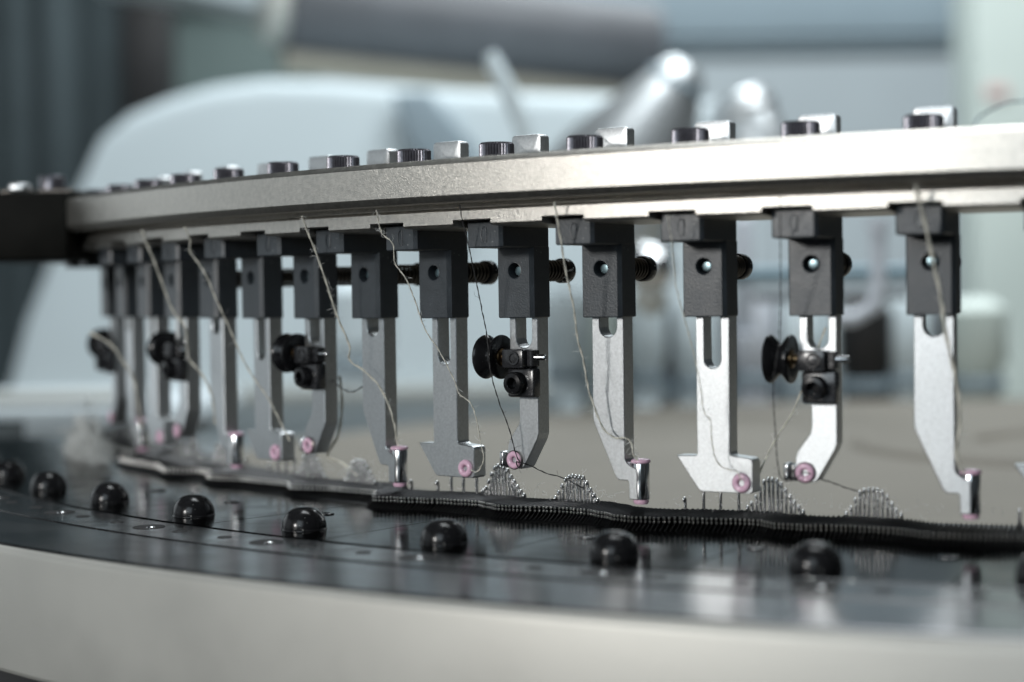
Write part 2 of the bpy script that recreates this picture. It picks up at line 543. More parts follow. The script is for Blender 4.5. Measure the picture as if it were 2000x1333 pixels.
CLU = MB().box(-3.2, 3.7, -2.2, 3.0, -19.9, -14.9, 0.5, 2).box(3.7, 5.7, -0.4, 3.0, -19.6, -15.2, 0.3, 1).mesh('clamp_block', 'blacksteel', 30)
CLL = MB().box(-2.6, 6.0, -0.6, 3.0, -27.7, -20.0, 0.7, 2).mesh('clamp_plate', 'blacksteel', 30)
SOCK = [(2.1, 0.0), (2.15, -0.7), (1.9, -1.0), (1.15, -1.0), (1.0, -0.85), (0.95, 0.0), (0.0, 0.1)]
SETS = MB().lathe([(1.9, 0.05), (1.75, -0.35), (1.3, -0.35), (1.0, 0.2), (0.5, 0.2), (0.4, -0.05), (0, -0.05)], (0.9, -2.2, -17.3), (0, 1, 0), 24).mesh('set_screw', 'blacksteel', 40)
BOLT = MB().lathe([(3.0, 0.0), (3.0, -2.2), (2.7, -2.8), (1.7, -3.0), (1.45, -2.8), (1.4, -0.6), (0.0, -0.6)], (1.0, -0.6, -23.9), (0, 1, 0), 6 * 6).mesh('clamp_bolt', 'blackgloss', 40)
PRONG = MB().box(-7.2, -5.0, 3.6, 7.6, -46.9, -42.9, 0.4, 2).mesh('prong', 'blacksteel', 40)
PRONGTIP = MB().box(-8.6, -7.0, 3.2, 7.6, -46.7, -42.6, 0.6, 3).mesh('prong_tip', 'chrome', 60)

FLAB = {
    -1: 'yarn feeder cut off by the right edge, only its foot tip in view',
    0: 'rightmost complete yarn feeder, slanted blade ending in a tube, behind thick pale yarn',
    1: 'right hand yarn feeder with black pulley, bright bent blade and pink eyelet',
    2: 'bright feeder with long slot and wide pointed foot, left of the right hand pulley',
    3: 'bright slanted yarn feeder ending in a tube, with pale yarn curling to it',
    4: 'sharp yarn feeder in mid picture with black pulley and bent blade',
    5: 'sharp grey yarn feeder with wide pointed foot, just left of the middle pulley',
    6: 'grey slanted feeder ending in a chrome tube, between the third pulley and sharp footed feeder',
    7: 'third pulley feeder from the right, with a short bent blade in shade',
    8: 'soft yarn feeder with pointed foot and pink eyelet, just left of the third pulley',
    9: 'blurred slanted feeder with a chrome tube between the third and fourth pulleys',
    10: 'blurred pulley feeder, fourth pulley from the right',
    11: 'blurred footed feeder just left of the fourth pulley from the right',
    12: 'blurred feeder with tube between the two leftmost pulleys',
    13: 'leftmost, most blurred pulley feeder at the end of the row',
}
for i in sorted(FEED, reverse=True):
    th = math.radians(FEED[i])
    p = pol(S, FEED[i], 0) * MM
    root = empty('yarn_feeder', (p.x, p.y, ZS), th)
    tag(root, FLAB[i], 'yarn feeder', 'yarn feeders hanging from the ring')
    h = link('holder', HOLDER, root)
    link('embossed_mark', MARK, h)
    link('screw_hole', HOLE, h)
    link('screw_tip', TIP, root)
    link('spring', SPRING, root)
    link('knob', KNOB, root)
    ty = i % 3
    if ty == 0:
        b = link('blade', blA, root)
        tb = link('guide_tube', TUBE, root)
        link('ceramic_ring', RINGT, tb)
        link('ceramic_ring', RINGB, tb)
    elif ty == 2:
        b = link('blade', blB, root)
        e = link('eyelet', EYEB, root)
        link('eyelet_bore', EYEB_IN, e)
    else:
        b = link('blade', blC, root)
        e = link('eyelet', EYEC, root)
        link('eyelet_bore', EYEC_IN, e)
        link('bushing', BUSH, e)
        pu = link('pulley', PULLEY, root)
        link('hub', HUB, pu)
        link('shaft', SHAFT, root)
        c = link('clamp_block', CLU, root)
        link('set_screw', SETS, c)
        c = link('clamp_plate', CLL, root)
        link('clamp_bolt', BOLT, c)
        pr = link('prong', PRONG, root)
        link('prong_tip', PRONGTIP, pr)

# ------------------------------------------------------------------ sinker bed
RF = [(-75, 476), (-60, 474), (-54.3, 483), (-50, 475), (-46.5, 472), (-44.3, 482), (-40.3, 479), (-38.55, 481.9), (-37.2, 474.1), (-36.4, 473.8), (-34.9, 480.1), (-33.1, 475.2), (-30.5, 473.6), (-29.35, 477.8), (-27.75, 472.8), (-25.6, 471.6), (-24.6, 478),
      (-24.2, 482.1), (-23.26, 480.2), (-22.34, 477.9), (-21.74, 476), (-21.03, 475.1), (-20.33, 474.3), (-19.76, 476.3), (-19.05, 478.6), (-18.45, 478.3), (-17.36, 475.7), (-16.59, 474.7), (-15.85, 475.1),
      (-15.08, 477.9), (-14.32, 481.6), (-13.68, 482.4), (-13.09, 481.7), (-12.16, 478.5), (-10.06, 475.5), (-9.2, 479.8), (-8.22, 480.2), (-7.46, 478.1), (-5.94, 478.8), (-4.56, 484.4), (-3.61, 483.8), (-2.21, 482.5), (-0.2, 476), (0.8, 480), (3, 477), (5.6, 484), (14, 478)]


def rfront(a):
    for (a0, r0), (a1, r1) in zip(RF, RF[1:]):
        if a0 <= a <= a1:
            t = (a - a0) / (a1 - a0)
            t = t * t * (3 - 2 * t)
            return r0 + (r1 - r0) * t
    return 494


bed = empty('sinker_bed')
tag(bed, 'wavy black row of thin radial sinkers running along the needles', 'sinker bed')
sk = [(-12.5, -56.4), (-11.0, -55.9), (-4.0, -56.45), (-1.0, -56.78)] + arcpts(-0.45, -57.2, 0.45, 70, -75, 6) + [(-0.3, -57.68)] + arcpts(-0.5, -58.1, 0.45, 70, -60, 6) + [(0.6, -59.0), (3.0, -60.3), (3.0, -62.0), (-13.5, -62.0)]
def ball(mb, c, rx, ry, rz, n=8, m=5):
    vs = [(c[0], c[1], c[2] + rz)]
    for i in range(1, m):
        t = math.pi * i / m
        for k in range(n):
            p = 2 * math.pi * k / n
            vs.append((c[0] + rx * math.sin(t) * math.cos(p), c[1] + ry * math.sin(t) * math.sin(p), c[2] + rz * math.cos(t)))
    vs.append((c[0], c[1], c[2] - rz))
    fs = [(0, 1 + k, 1 + (k + 1) % n) for k in range(n)]
    for i in range(m - 2):
        for k in range(n):
            a, b = 1 + i * n + k, 1 + i * n + (k + 1) % n
            fs.append((a, a + n, b + n, b))
    e = len(vs) - 1
    fs += [(e, 1 + (m - 2) * n + (k + 1) % n, 1 + (m - 2) * n + k) for k in range(n)]
    return mb.add(vs, fs)


_np = 0
_sk = MB().prism(sk, -0.13, 0.13, lambda u, v, a: (a, -u, v), 0.08, 1)
_np = len(_sk.f)
ball(_sk, (0, 0.35, -57.2), 0.26, 0.50, 0.42)  # beads added to the tip to carry its two glints
ball(_sk, (0, 0.40, -58.15), 0.26, 0.50, 0.42)
SINK = _sk.mesh('sinker', 'sinker', 50)
SINK.materials.append(M['nib'])
for q, pl in enumerate(SINK.polygons):
    if q >= _np:
        pl.material_index = 1
PITCH_S = 0.1385
rest = MB()
sv = [tuple(c / MM for c in v.co) for v in SINK.vertices]
sf = [tuple(p.vertices) for p in SINK.polygons]
k = 0
a = 4.0
nind = 0
while a > -62:
    r = rfront(a) + random.uniform(-0.12, 0.12)
    th = math.radians(a + random.uniform(-0.006, 0.006))
    if -42.8 < a < -1.4 and nind < 299:
        o = link('sinker', SINK, bed)
        o.location = Vector((r * math.sin(th), -r * math.cos(th), 0)) * MM
        o.rotation_euler = (0, 0, th)
        nind += 1
    else:
        c, s_ = math.cos(th), math.sin(th)
        rest.add([(r * s_ + x * c - y * s_, -r * c + x * s_ + y * c, z) for x, y, z in sv], sf)
    a -= PITCH_S
ro = tag(rest.obj('sinkers', 'sinker', bed, 50), kind='stuff')
ro.data.materials.append(M['nib'])
for q, pl in enumerate(ro.data.polygons):
    if q % len(sf) >= _np:
        pl.material_index = 1
MB().arc([(440, -60.6), (478.8, -60.6), (478.8, -64), (440, -64)], -75, 14, 0.5).obj('inner_rim', 'dark', bed)

# ------------------------------------------------------------------ needles
nb = empty('needle_bed')
tag(nb, 'bright latch needles rising in small mounds behind the sinkers', 'needles')
NR = 466.0


def needle_mesh():
    pts = [(0, 0, -12), (0, 0, -1.2), (0, -0.05, -0.55), (0, -0.3, -0.12), (0, -0.62, 0.0), (0, -0.92, -0.15), (0, -1.02, -0.6), (0, -1.0, -1.0)]
    mb = MB().tube(pts, [0.42, 0.42, 0.41, 0.39, 0.37, 0.35, 0.3, 0.14], 8)
    mb.tube([(0, -0.42, -1.5), (0, -0.5, -3.2), (0, -0.42, -5.0)], [0.16, 0.27, 0.12], 6)
    return mb.mesh('needle', 'needle', 70)


NEED = needle_mesh()


def needle(a, ztop, tilt=0.0):
    o = link('needle', NEED, nb)
    o.location = pol(NR, a, ztop) * MM
    o.rotation_euler = (random.uniform(-.02, .02), random.uniform(-.02, .02) + tilt, math.radians(a))


mounds = []
for k in range(-1, 5):
    mounds.append((-9.83 - 10.1 * k, -47.6, 0.86))
    mounds.append((-6.75 - 10.15 * k, -49.3, 0.78))
PROF1 = [0.12, 0.25, 0.45, 0.72, 0.93, 1.0, 1.0, 0.98, 0.86, 0.68, 0.52, 0.36, 0.2, 0.08]
PROF2 = [0.1, 0.32, 0.6, 0.88, 0.98, 1.0, 1.0, 1.0, 0.97, 0.78, 0.52, 0.3, 0.12]
for q, (c, zt, wd) in enumerate(mounds):
    pr = PROF1 if q % 2 == 0 else PROF2
    for k, h in enumerate(pr):
        needle(c + (k - (len(pr) - 1) / 2) * PITCH_S + random.uniform(-.006, .006), -56.0 + (zt + 56.0) * h + random.uniform(-.12, .12))
for k in range(4):
    for d, z in ((-2.4, -50.6), (-1.82, -50.6), (-1.22, -50.6), (-3.05, -53.6)):
        needle(-9.83 - 10.1 * k + d, z)
needle(-2.5, -53.2)
needle(-35.0, -52.8)
needle(-24.3, -54.0)

# ------------------------------------------------------------------ sinker cap: black plate segments and dome bolts
capr = empty('cap_ring')
tag(capr, 'glossy black table ring of plate segments in front of the sinkers', 'table ring')
seams = [9.0, 3.0, -3.2, -9.4, -14.8, -20.1, -25.2, -30.3, -35.4, -40.5, -45.6, -50.7, -56, -62]
for k in range(len(seams) - 1):
    g = 0.022
    prof = [(479, -60.1), (536.7, -60.1), (537.0, -60.3), (537.0, -66), (479, -66)]
    dz = random.uniform(-0.04, 0.04)
    prof = [(r, z + (dz if z > -61 else 0)) for r, z in prof]
    MB().arc(prof, seams[k] - g, seams[k + 1] + g, 0.25).obj('plate_segment', 'table', capr, 12)
DOME = MB().lathe([(5.95, 0.0), (5.9, 0.25), (5.75, 0.4), (5.74, 0.9), (5.62, 1.8), (5.3, 2.8), (4.75, 3.75), (3.95, 4.65), (3.0, 5.3), (2.0, 5.65), (1.0, 5.78), (0.0, 5.8)], (0, 0, 0), (0, 0, 1), 40).mesh('dome_bolt', 'blackgloss', 35)
for k in range(-2, 10):
    o = link('dome_bolt', DOME, capr)
    o.location = pol(524.6, -6.56 - 5.165 * k, -60.1) * MM
# small socket screws let into the plates
LOWS = MB().lathe([(2.3, 0.0), (2.25, 0.25), (1.9, 0.38), (1.2, 0.38), (1.1, 0.1), (0.0, 0.1)], (0, 0, 0), (0, 0, 1), 24).mesh('plate_screw', 'blackgloss', 40)
for k in range(-1, 8):
    o = link('plate_screw', LOWS, capr)
    o.location = pol(500.5, -3.9 - 5.049 * k, -60.08) * MM

# ------------------------------------------------------------------ base ring
base = empty('base_ring', (0, 0, ZS - 0.0))
tag(base, 'broad pale grey base ring with dark polished top across the bottom', 'base ring')
MB().arc([(535, -60.35), (555.6, -60.35), (555.9, -60.6), (555.9, -70), (535, -70)], -75, 20, 0.25).obj('step', 'strip', base, 25)
MB().arc([(556.1, -60.6), (584.6, -60.6), (584.9, -60.8), (584.9, -72), (556.1, -72)], -75, 20, 0.25).obj('top_face', 'ringtop', base, 25)
MB().arc([(560, -72.1), (586.4, -72.1 + 0.05), (586.4, -93), (560, -93)], -75, 20, 0.25)
MB().arc([(585.1, -61.2), (586.0, -61.35), (586.9, -62.4), (587.1, -63.2), (587.1, -91.5), (586.2, -92.6), (562, -93), (562, -73), (585.1, -73)], -75, 20, 0.25).obj('side_face', 'ringside', base, 25)
MB().arc([(540, -93.2), (583, -93.2), (583, -150), (540, -150)], -75, 20, 0.5).obj('lower_body', 'dark', base)
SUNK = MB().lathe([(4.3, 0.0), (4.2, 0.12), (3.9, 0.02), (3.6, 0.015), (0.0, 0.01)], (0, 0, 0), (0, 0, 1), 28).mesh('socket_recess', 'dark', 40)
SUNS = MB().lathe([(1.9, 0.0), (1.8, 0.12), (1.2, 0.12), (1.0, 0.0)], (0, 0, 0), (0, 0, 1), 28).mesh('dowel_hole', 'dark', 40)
BEAD = MB().lathe([(1.2, 0.0), (1.1, 0.25), (0.5, 0.4), (0.0, 0.42)], (0, 0, 0), (0, 0, 1), 16).mesh('set_screw', 'chrome', 60)
for k in range(-2, 9):
    o = link('socket_recess', SUNK, base)
    o.location = pol(545.6, -6.2 - 5.049 * k + 0.25, -60.34) * MM
    b = link('set_screw', BEAD, o)
    b.location = (0.0012, -0.0010, 0.00002)
    o = link('dowel_hole', SUNS, base)
    o.location = pol(545.6, -6.2 - 5.049 * k - 1.4, -60.34) * MM
    o = link('dowel_hole', SUNS, base)
    o.location = pol(545.6, -6.2 - 5.049 * k + 1.7, -60.34) * MM

# ------------------------------------------------------------------ beige cover inside the ring
cv = empty('inner_cover', (0, 0, ZS - 0.084))
tag(cv, 'beige round cover inside the ring, blurred behind the feeders', 'cover')
MB().lathe([(0.0, 6), (120, 6), (430, 2), (452, 0), (452, -8), (0, -8)], (0, 0, 0), (0, 0, 1), 96).obj('cover_disc', 'beige', cv, 20)
MB().lathe([(60, 6.1), (64, 9.0), (120, 9.0), (124, 6.1)], (0, 0, 0), (0, 0, 1), 64).obj('cover_boss', 'beige', cv, 30)

# ------------------------------------------------------------------ black support bracket at the left end
c = at(60, 442, 0.600)
br = empty('support_bracket', (c.x, c.y, c.z))
br.rotation_euler = (0, 0, -YAW - 0.06)
tag(br, 'black square bracket with a bolt on top at the left edge', 'bracket')
pxm = 0.600 / FPX * 1000
MB().box(-150 * pxm, 79 * pxm, -4, 70, -66 * pxm, 66 * pxm, 1.2, 2).obj('bracket_body', 'block', br)
MB().box(-70 * pxm, 75 * pxm, 4, 40, 66 * pxm, 73 * pxm, 0.4, 1).obj('clamp_plate', 'spring', br)
MB().lathe([(0, 0), (4.6, 0), (4.6, 4.6), (4.2, 5.2), (2.4, 5.2), (2.2, 2.5), (0, 2.5)], (15 * pxm, 16, 73 * pxm), (0, 0, 1), 32).obj('bracket_bolt', 'cap', br)
MB().box(-40 * pxm, -6 * pxm, -2, 6, 66.2 * pxm, 84 * pxm, 1.0, 3).obj('latch_piece', 'steel', br)

# ------------------------------------------------------------------ yarns
YP = {
 'T1': [(-285.3,-414.2,21.4),(-285.3,-411.4,17.5),(-284.4,-410.0,13.7),(-282.4,-407.5,5.3),(-279.9,-405.6,-3.8),(-275.3,-406.5,-8.8),(-276.0,-403.5,-16.0),(-276.2,-402.3,-19.3),(-270.8,-403.8,-24.4),(-267.9,-403.6,-30.4),(-268.5,-400.3,-40.2)],
 'T2': [(-261.7,-429.6,21.3),(-261.2,-427.1,17.3),(-262.7,-424.5,13.9),(-259.8,-424.4,10.1),(-257.2,-424.0,5.6),(-255.3,-422.9,-0.1),(-250.7,-421.6,-11.0),(-247.8,-420.9,-18.2),(-244.0,-420.9,-24.5),(-238.8,-421.6,-30.8),(-235.6,-421.4,-36.9),(-232.3,-421.2,-43.3)],
 'T3': [(-209.8,-457.2,21.9),(-209.9,-454.4,18.7),(-208.8,-451.4,12.9),(-207.8,-448.7,6.8),(-206.7,-445.8,-0.6),(-205.5,-443.8,-6.6),(-203.3,-441.6,-14.2),(-204.1,-439.6,-18.4),(-199.2,-439.8,-21.8),(-194.7,-439.5,-26.6),(-192.2,-438.0,-33.6),(-191.6,-435.2,-42.5),(-191.4,-434.7,-44.3)],
 'T4': [(-182.8,-468.6,22.4),(-183.1,-466.3,19.1),(-182.7,-465.0,16.2),(-180.0,-464.4,13.4),(-180.3,-462.3,8.3),(-177.9,-461.7,4.8),(-176.0,-460.5,-0.4),(-174.8,-459.3,-5.2),(-173.5,-458.2,-9.8),(-169.5,-457.5,-16.0),(-166.2,-456.3,-23.5),(-165.2,-455.6,-26.8),(-162.1,-455.6,-29.3),(-160.7,-454.9,-33.4),(-160.1,-453.2,-40.6),(-159.7,-452.2,-44.8),(-162.4,-450.2,-48.3),(-165.5,-448.4,-47.7)],
 'T5': [(-156.3,-477.0,22.6),(-156.7,-473.9,18.8),(-156.5,-470.3,12.3),(-156.0,-466.1,3.1),(-155.7,-463.4,-3.6),(-155.3,-460.5,-11.1),(-154.6,-461.2,-17.0),(-153.9,-461.0,-22.3),(-152.7,-459.0,-28.9),(-150.6,-457.8,-35.4),(-149.4,-456.8,-41.2),(-148.8,-456.3,-43.8),(-147.6,-455.8,-45.6),(-148.6,-455.6,-46.6),(-149.4,-455.3,-45.0),(-148.0,-454.5,-45.3),(-145.6,-452.9,-46.4),(-142.3,-451.1,-48.3),(-138.5,-449.7,-49.5),(-133.1,-447.6,-52.5)],
 'T6': [(-128.1,-486.4,22.0),(-128.3,-482.1,15.2),(-128.1,-477.7,5.2),(-127.2,-474.4,-3.8),(-127.1,-471.6,-11.6),(-126.1,-469.7,-17.9),(-125.6,-467.6,-24.6),(-124.1,-466.1,-30.6),(-122.5,-465.1,-35.0),(-119.8,-464.6,-37.3),(-116.6,-464.5,-37.5),(-115.4,-464.2,-38.9),(-115.1,-463.5,-41.7),(-114.0,-463.2,-43.3)],
 'T7': [(-98.1,-493.3,17.7),(-98.1,-489.4,10.6),(-98.2,-485.5,0.9),(-96.6,-482.8,-7.8),(-95.0,-480.3,-16.4),(-94.1,-478.1,-24.3),(-93.7,-476.6,-29.7),(-92.3,-476.1,-31.9),(-92.3,-474.9,-36.2),(-91.8,-473.6,-41.2),(-89.7,-473.1,-43.8),(-86.7,-472.8,-44.6),(-85.6,-472.3,-47.0)],
 'T8': [(-70.9,-497.0,20.9),(-72.1,-490.5,11.2),(-73.1,-485.4,0.5),(-74.4,-480.3,-11.7),(-75.2,-480.6,-17.5),(-76.0,-480.0,-23.1),(-76.2,-477.0,-35.2),(-75.8,-475.4,-44.0),(-74.5,-475.1,-46.2),(-72.3,-475.1,-46.2),(-69.7,-474.9,-44.4),(-66.7,-471.1,-46.1),(-62.4,-467.5,-48.1),(-56.7,-463.5,-50.6)],
 'T9': [(-65.1,-469.5,-9.6),(-67.1,-468.4,-14.6),(-70.6,-467.0,-22.8),(-73.9,-465.7,-30.4),(-78.2,-464.3,-36.9),(-81.7,-463.1,-43.4),(-83.4,-462.5,-46.7)],
 'T10': [(-40.1,-502.4,22.2),(-38.8,-497.5,14.7),(-37.5,-493.8,6.8),(-36.0,-490.0,-2.4),(-35.4,-487.4,-9.4),(-34.2,-484.9,-16.5),(-32.9,-482.0,-24.9),(-32.8,-479.7,-32.1),(-33.9,-477.3,-39.5),(-32.1,-475.9,-43.8)],
 'T11': [(-219.2,-413.5,-24.2),(-218.7,-413.0,-32.7),(-221.1,-411.2,-42.2),(-226.0,-408.1,-48.8),(-219.9,-411.2,-50.7),(-213.2,-414.4,-54.1)],
 'T12': [(-220.2,-419.8,-23.2),(-214.8,-422.5,-27.1),(-209.6,-425.1,-28.2),(-204.0,-427.9,-25.5)],
 'T13': [(-322.3,-386.2,-11.1),(-315.4,-384.8,-15.0),(-311.8,-383.1,-20.7),(-309.2,-380.4,-27.7),(-310.3,-374.5,-43.5)],
}
YI = {  # material, radius, hairs, label
 'T1': ('yarn', 0.34, 70, 'thick pale yarn, second from the left, hanging past the fourth pulley'),
 'T2': ('yarn', 0.26, 60, 'pale kinked yarn running in front of the tube feeder left of the third pulley'),
 'T3': ('yarn', 0.31, 130, 'fluffy pale yarn hanging right of the third pulley into a chrome tube'),
 'T4': ('yarn', 0.18, 110, 'thin pale yarn wandering down the sharp grey feeder to its pink eyelet'),
 'T5': ('darkyarn', 0.17, 12, 'thin dark yarn running over the middle pulley to its eyelet'),
 'T6': ('yarn', 0.28, 110, 'pale yarn looping at the bottom into the tube of the bright slanted feeder'),
 'T7': ('yarn', 0.16, 60, 'fine pale yarn lying on the bright footed feeder'),
 'T8': ('darkyarn', 0.16, 10, 'thin dark yarn running over the right hand pulley'),
 'T9': ('yarn', 0.28, 40, 'frayed pale yarn slanting down behind the right hand pulley'),
 'T10': ('yarn', 0.46, 120, 'thick pale yarn in front of the rightmost complete feeder'),
 'T11': ('yarn', 0.45, 30, 'blurred pale yarn behind the third pulley feeder near the needles'),
 'T12': ('darkyarn', 0.2, 5, 'short dark yarn sagging between two feeders right of the third pulley'),
 'T13': ('yarn', 0.48, 30, 'very blurred thick yarn slanting across the leftmost pulley'),
}


def smooth_path(P, sub=6):
    P = [Vector(p) for p in P]
    out = []
    for i in range(len(P) - 1):
        p0, p1, p2, p3 = P[max(i - 1, 0)], P[i], P[i + 1], P[min(i + 2, len(P) - 1)]
        for k in range(sub):
            t = k / sub
            out.append(0.5 * ((2 * p1) + (p2 - p0) * t + (2 * p0 - 5 * p1 + 4 * p2 - p3) * t * t + (3 * p1 - p0 - 3 * p2 + p3) * t ** 3))
    out.append(P[-1])
    return out


def hair(mb, p, length, rad=0.025, seg=4):
    d = Vector((random.gauss(0, 1), random.gauss(0, 1), random.gauss(0, 1))).normalized()
    pts = [Vector(p)]
    for _ in range(seg):
        d = (d + Vector((random.gauss(0, .6), random.gauss(0, .6), random.gauss(0, .6)))).normalized()
        pts.append(pts[-1] + d * length / seg)
    mb.tube(pts, rad, 3, cap=False)


for key, P in YP.items():
    mt, rad, nh, lab = YI[key]
    path = smooth_path(P)
    path = [p + Vector((random.gauss(0, .04), random.gauss(0, .04), random.gauss(0, .04))) for p in path]
    mb = MB()
    # two plies twisted round each other
    for ph in (0, math.pi):
        fine = smooth_path(path, 4)
        L = 0.0
        pts = []
        for q in range(len(fine)):
            if q:
                L += (fine[q] - fine[q - 1]).length
            t = (fine[min(q + 1, len(fine) - 1)] - fine[max(q - 1, 0)]).normalized()
            e = t.orthogonal().normalized()
            b = t.cross(e)
            an = L / (rad * 5.0) + ph
            pts.append(fine[q] + (e * math.cos(an) + b * math.sin(an)) * rad * 0.42)
        mb.tube(pts, rad * 0.62, 6)
    o = mb.obj('yarn', mt, None, 80)
    o.location = (0, 0, ZS)
    tag(o, lab, 'yarn', 'yarns hanging from the ring')
    hb = MB()
    for _ in range(nh):
        hair(hb, random.choice(path), random.uniform(0.8, 2.8), 0.034)
    h = hb.obj('fuzz', 'lint' if mt == 'yarn' else 'darkyarn', o, 80)
    h['kind'] = 'stuff'

# lint caught on the needles
lint = MB()
for c, zt, wd in mounds:
    for _ in range(34 if c > -25 else 90):
        a = c + random.gauss(0.1, 0.75)
        z = -54.5 + max(0, 6.5 - 8 * abs(a - c)) * random.random() + random.uniform(0, 1.8)
        hair(lint, pol(NR + random.uniform(-2, 3), a, z), random.uniform(1.0, 4.5), 0.032, 7)
for _ in range(110):
    a = random.uniform(-40, -2)
    hair(lint, pol(NR + random.uniform(-3, 5), a, -55 + abs(random.gauss(0, 1.2))), random.uniform(0.8, 3.4), 0.032, 7)
lo = lint.obj('lint', 'lint', None, 80)
lo.location = (0, 0, ZS)
tag(lo, 'wisps of pale lint caught on the needles along the sinkers', 'lint', kind='stuff')

clump = MB()
for _ in range(1500):
    a = random.gauss(-48.5, 1.5)
    hair(clump, pol(487 + random.gauss(0, 2.5), a, -59 + abs(random.gauss(0, 1)) * max(1.0, 7 - 1.6 * abs(a + 48.5))), random.uniform(2, 6), 0.2, 6)
co = clump.obj('lint_clump', 'lint', None, 80)
co.location = (0, 0, ZS)
tag(co, 'bright blurred clump of lint at the far left end of the sinkers', 'lint', kind='stuff')

# ------------------------------------------------------------------ blurred background
ROT = -YAW


def place(name, px, py, d, label, cat, group=None):
    c = at(px, py, d)
    o = empty(name, (c.x, c.y, c.z), ROT)
    return tag(o, label, cat, group), d / FPX * 1000      # millimetres per photo pixel at that distance


# grey-green curtain with folds
root, u = place('curtain', 60, 420, 3.2, 'dark grey green curtain blurred at the left', 'curtain')
vs, fs = [], []
n = 90
for k in range(n + 1):
    x = -800 * u + (1000 * u) * k / n
    y = 12 * math.sin(k * 0.8) + 12 * math.sin(k * 0.31)
    vs += [(x, y, -700 * u), (x, y, 900 * u), (x, y + 6, 900 * u), (x, y + 6, -700 * u)]
for k in range(n):
    for i in range(4):
        j = (i + 1) % 4
        fs.append((k * 4 + i, k * 4 + j, k * 4 + 4 + j, k * 4 + 4 + i))
MB().add(vs, fs).obj('cloth', 'curtain', root, 80)

root, u = place('dark_post', 282, 100, 3.0, 'black upright post blurred beside the curtain', 'post')
MB().box(-46 * u, 44 * u, 0, 90, -560 * u, 300 * u, 8, 2).obj('shaft', 'dark', root)
MB().box(-60 * u, 60 * u, -10, 110, 300 * u, 330 * u, 6, 2).obj('head_plate', 'dark', root)

root, u = place('green_panel', 420, 120, 3.4, 'dull green panel blurred between the post and the roller', 'panel')
MB().box(-150 * u, 200 * u, 0, 40, -300 * u, 130 * u, 8, 2).obj('panel_sheet', 'green', root)
MB().box(-150 * u, 200 * u, -16, -2, 96 * u, 120 * u, 4, 2).obj('panel_rail', 'green', root)

root, u = place('soffit', 300, -10, 2.6, 'pale slanted soffit blurred along the top left edge', 'soffit')
MB().prism([(-160 * u, 90 * u), (-150 * u, 42 * u), (0, 20 * u), (260 * u, -42 * u), (420 * u, -60 * u), (420 * u, 90 * u)], 0, 200, fxz, 6, 2).obj('soffit_slab', 'white', root)
MB().box(-160 * u, 420 * u, 40, 180, 91 * u, 110 * u, 4, 2).obj('soffit_rail', 'beam', root)

# big pale hood
root, u = place('white_hood', 600, 480, 1.75, 'large pale rounded machine hood blurred behind the ring', 'machine hood')
arch = [(-30, 860), (0, 760), (40, 620), (90, 500), (140, 375), (195, 262), (255, 215), (330, 186), (420, 163), (520, 152), (640, 156), (760, 166), (900, 178), (1050, 186), (1260, 196), (1480, 215), (1480, 860)]
MB().prism([((x - 600) * u, -(y - 480) * u) for x, y in arch], 0, 420, fxz, 20, 5).obj('hood_shell', 'white', root, 60)
MB().prism([((x - 600) * u, -(y - 480) * u) for x, y in [(775, 190), (845, 186), (935, 300), (935, 420), (905, 420), (800, 290)]], -30, -6, fxz, 6, 3).obj('hood_shade', 'beam', root, 60)  # blue-grey strip standing in for slanted shade on the hood
MB().box(-640 * u, 500 * u, -20, -4, -300 * u, -276 * u, 4, 2).obj('hood_rail', 'cream', root)

# dark roller with cream cap
root, u = place('roller', 880, 90, 2.2, 'thick dark roller with cream end cap blurred along the top', 'roller')
ax = Vector((math.cos(math.radians(-4.5)), 0.35, math.sin(math.radians(-4.5)))).normalized()
MB().lathe([(0, -330 * u), (86 * u, -330 * u), (92 * u, -322 * u), (92 * u, 420 * u), (0, 420 * u)], (0, 0, 36 * u), ax, 48).obj('roller_tube', 'roller', root, 40)
MB().lathe([(0, -368 * u), (58 * u, -368 * u), (64 * u, -360 * u), (64 * u, -331 * u), (0, -331 * u)], (0, 0, 30 * u), ax, 40).obj('end_cap', 'cream', root, 40)
MB().lathe([(0, -330 * u), (26 * u, -330 * u), (26 * u, 420 * u), (0, 420 * u)], (0, -10, -62 * u), ax, 32).obj('sheen_bar', 'roller_sheen', root, 40)  # beige bar added in place of the reflection on the roller's underside

root, u = place('cross_beam', 1480, 30, 3.0, 'blue grey cross beam blurred along the top right', 'beam')
MB().box(-560 * u, 420 * u, 0, 160, -46 * u, 120 * u, 10, 3).obj('beam_body', 'beam', root)
MB().box(-560 * u, 420 * u, 10, 150, -66 * u, -47 * u, 6, 2).obj('beam_flange', 'beam', root)

# chrome funnel and canister
root, u = place('chrome_funnel', 1270, 230, 1.25, 'shiny conical metal funnel blurred behind the ring', 'funnel')
ax = Vector((0.50, -0.16, 0.84)).normalized()
MB().lathe([(0, 126 * u), (30 * u, 124 * u), (42 * u, 112 * u), (72 * u, 48 * u), (112 * u, -40 * u), (142 * u, -120 * u), (160 * u, -230 * u), (150 * u, -232 * u), (0, -220 * u)], (10 * u, 0, -4 * u), ax, 64).obj('funnel_cone', 'softmetal', root, 50)
MB().lathe([(52.5 * u, 94 * u), (56 * u, 94 * u), (63 * u, 80 * u), (60 * u, 78 * u)], (10 * u, 0, -4 * u), ax, 64).obj('funnel_rim', 'beam', root, 40)
root, u = place('canister', 1465, 250, 1.3, 'bright metal canister blurred right of the funnel', 'canister')
ax = Vector((-0.38, 0.1, 0.92)).normalized()
MB().lathe([(0, -90 * u), (62 * u, -90 * u), (62 * u, 58 * u), (57 * u, 66 * u), (0, 68 * u)], (0, 0, 0), ax, 40).obj('canister_body', 'softmetal', root, 40)
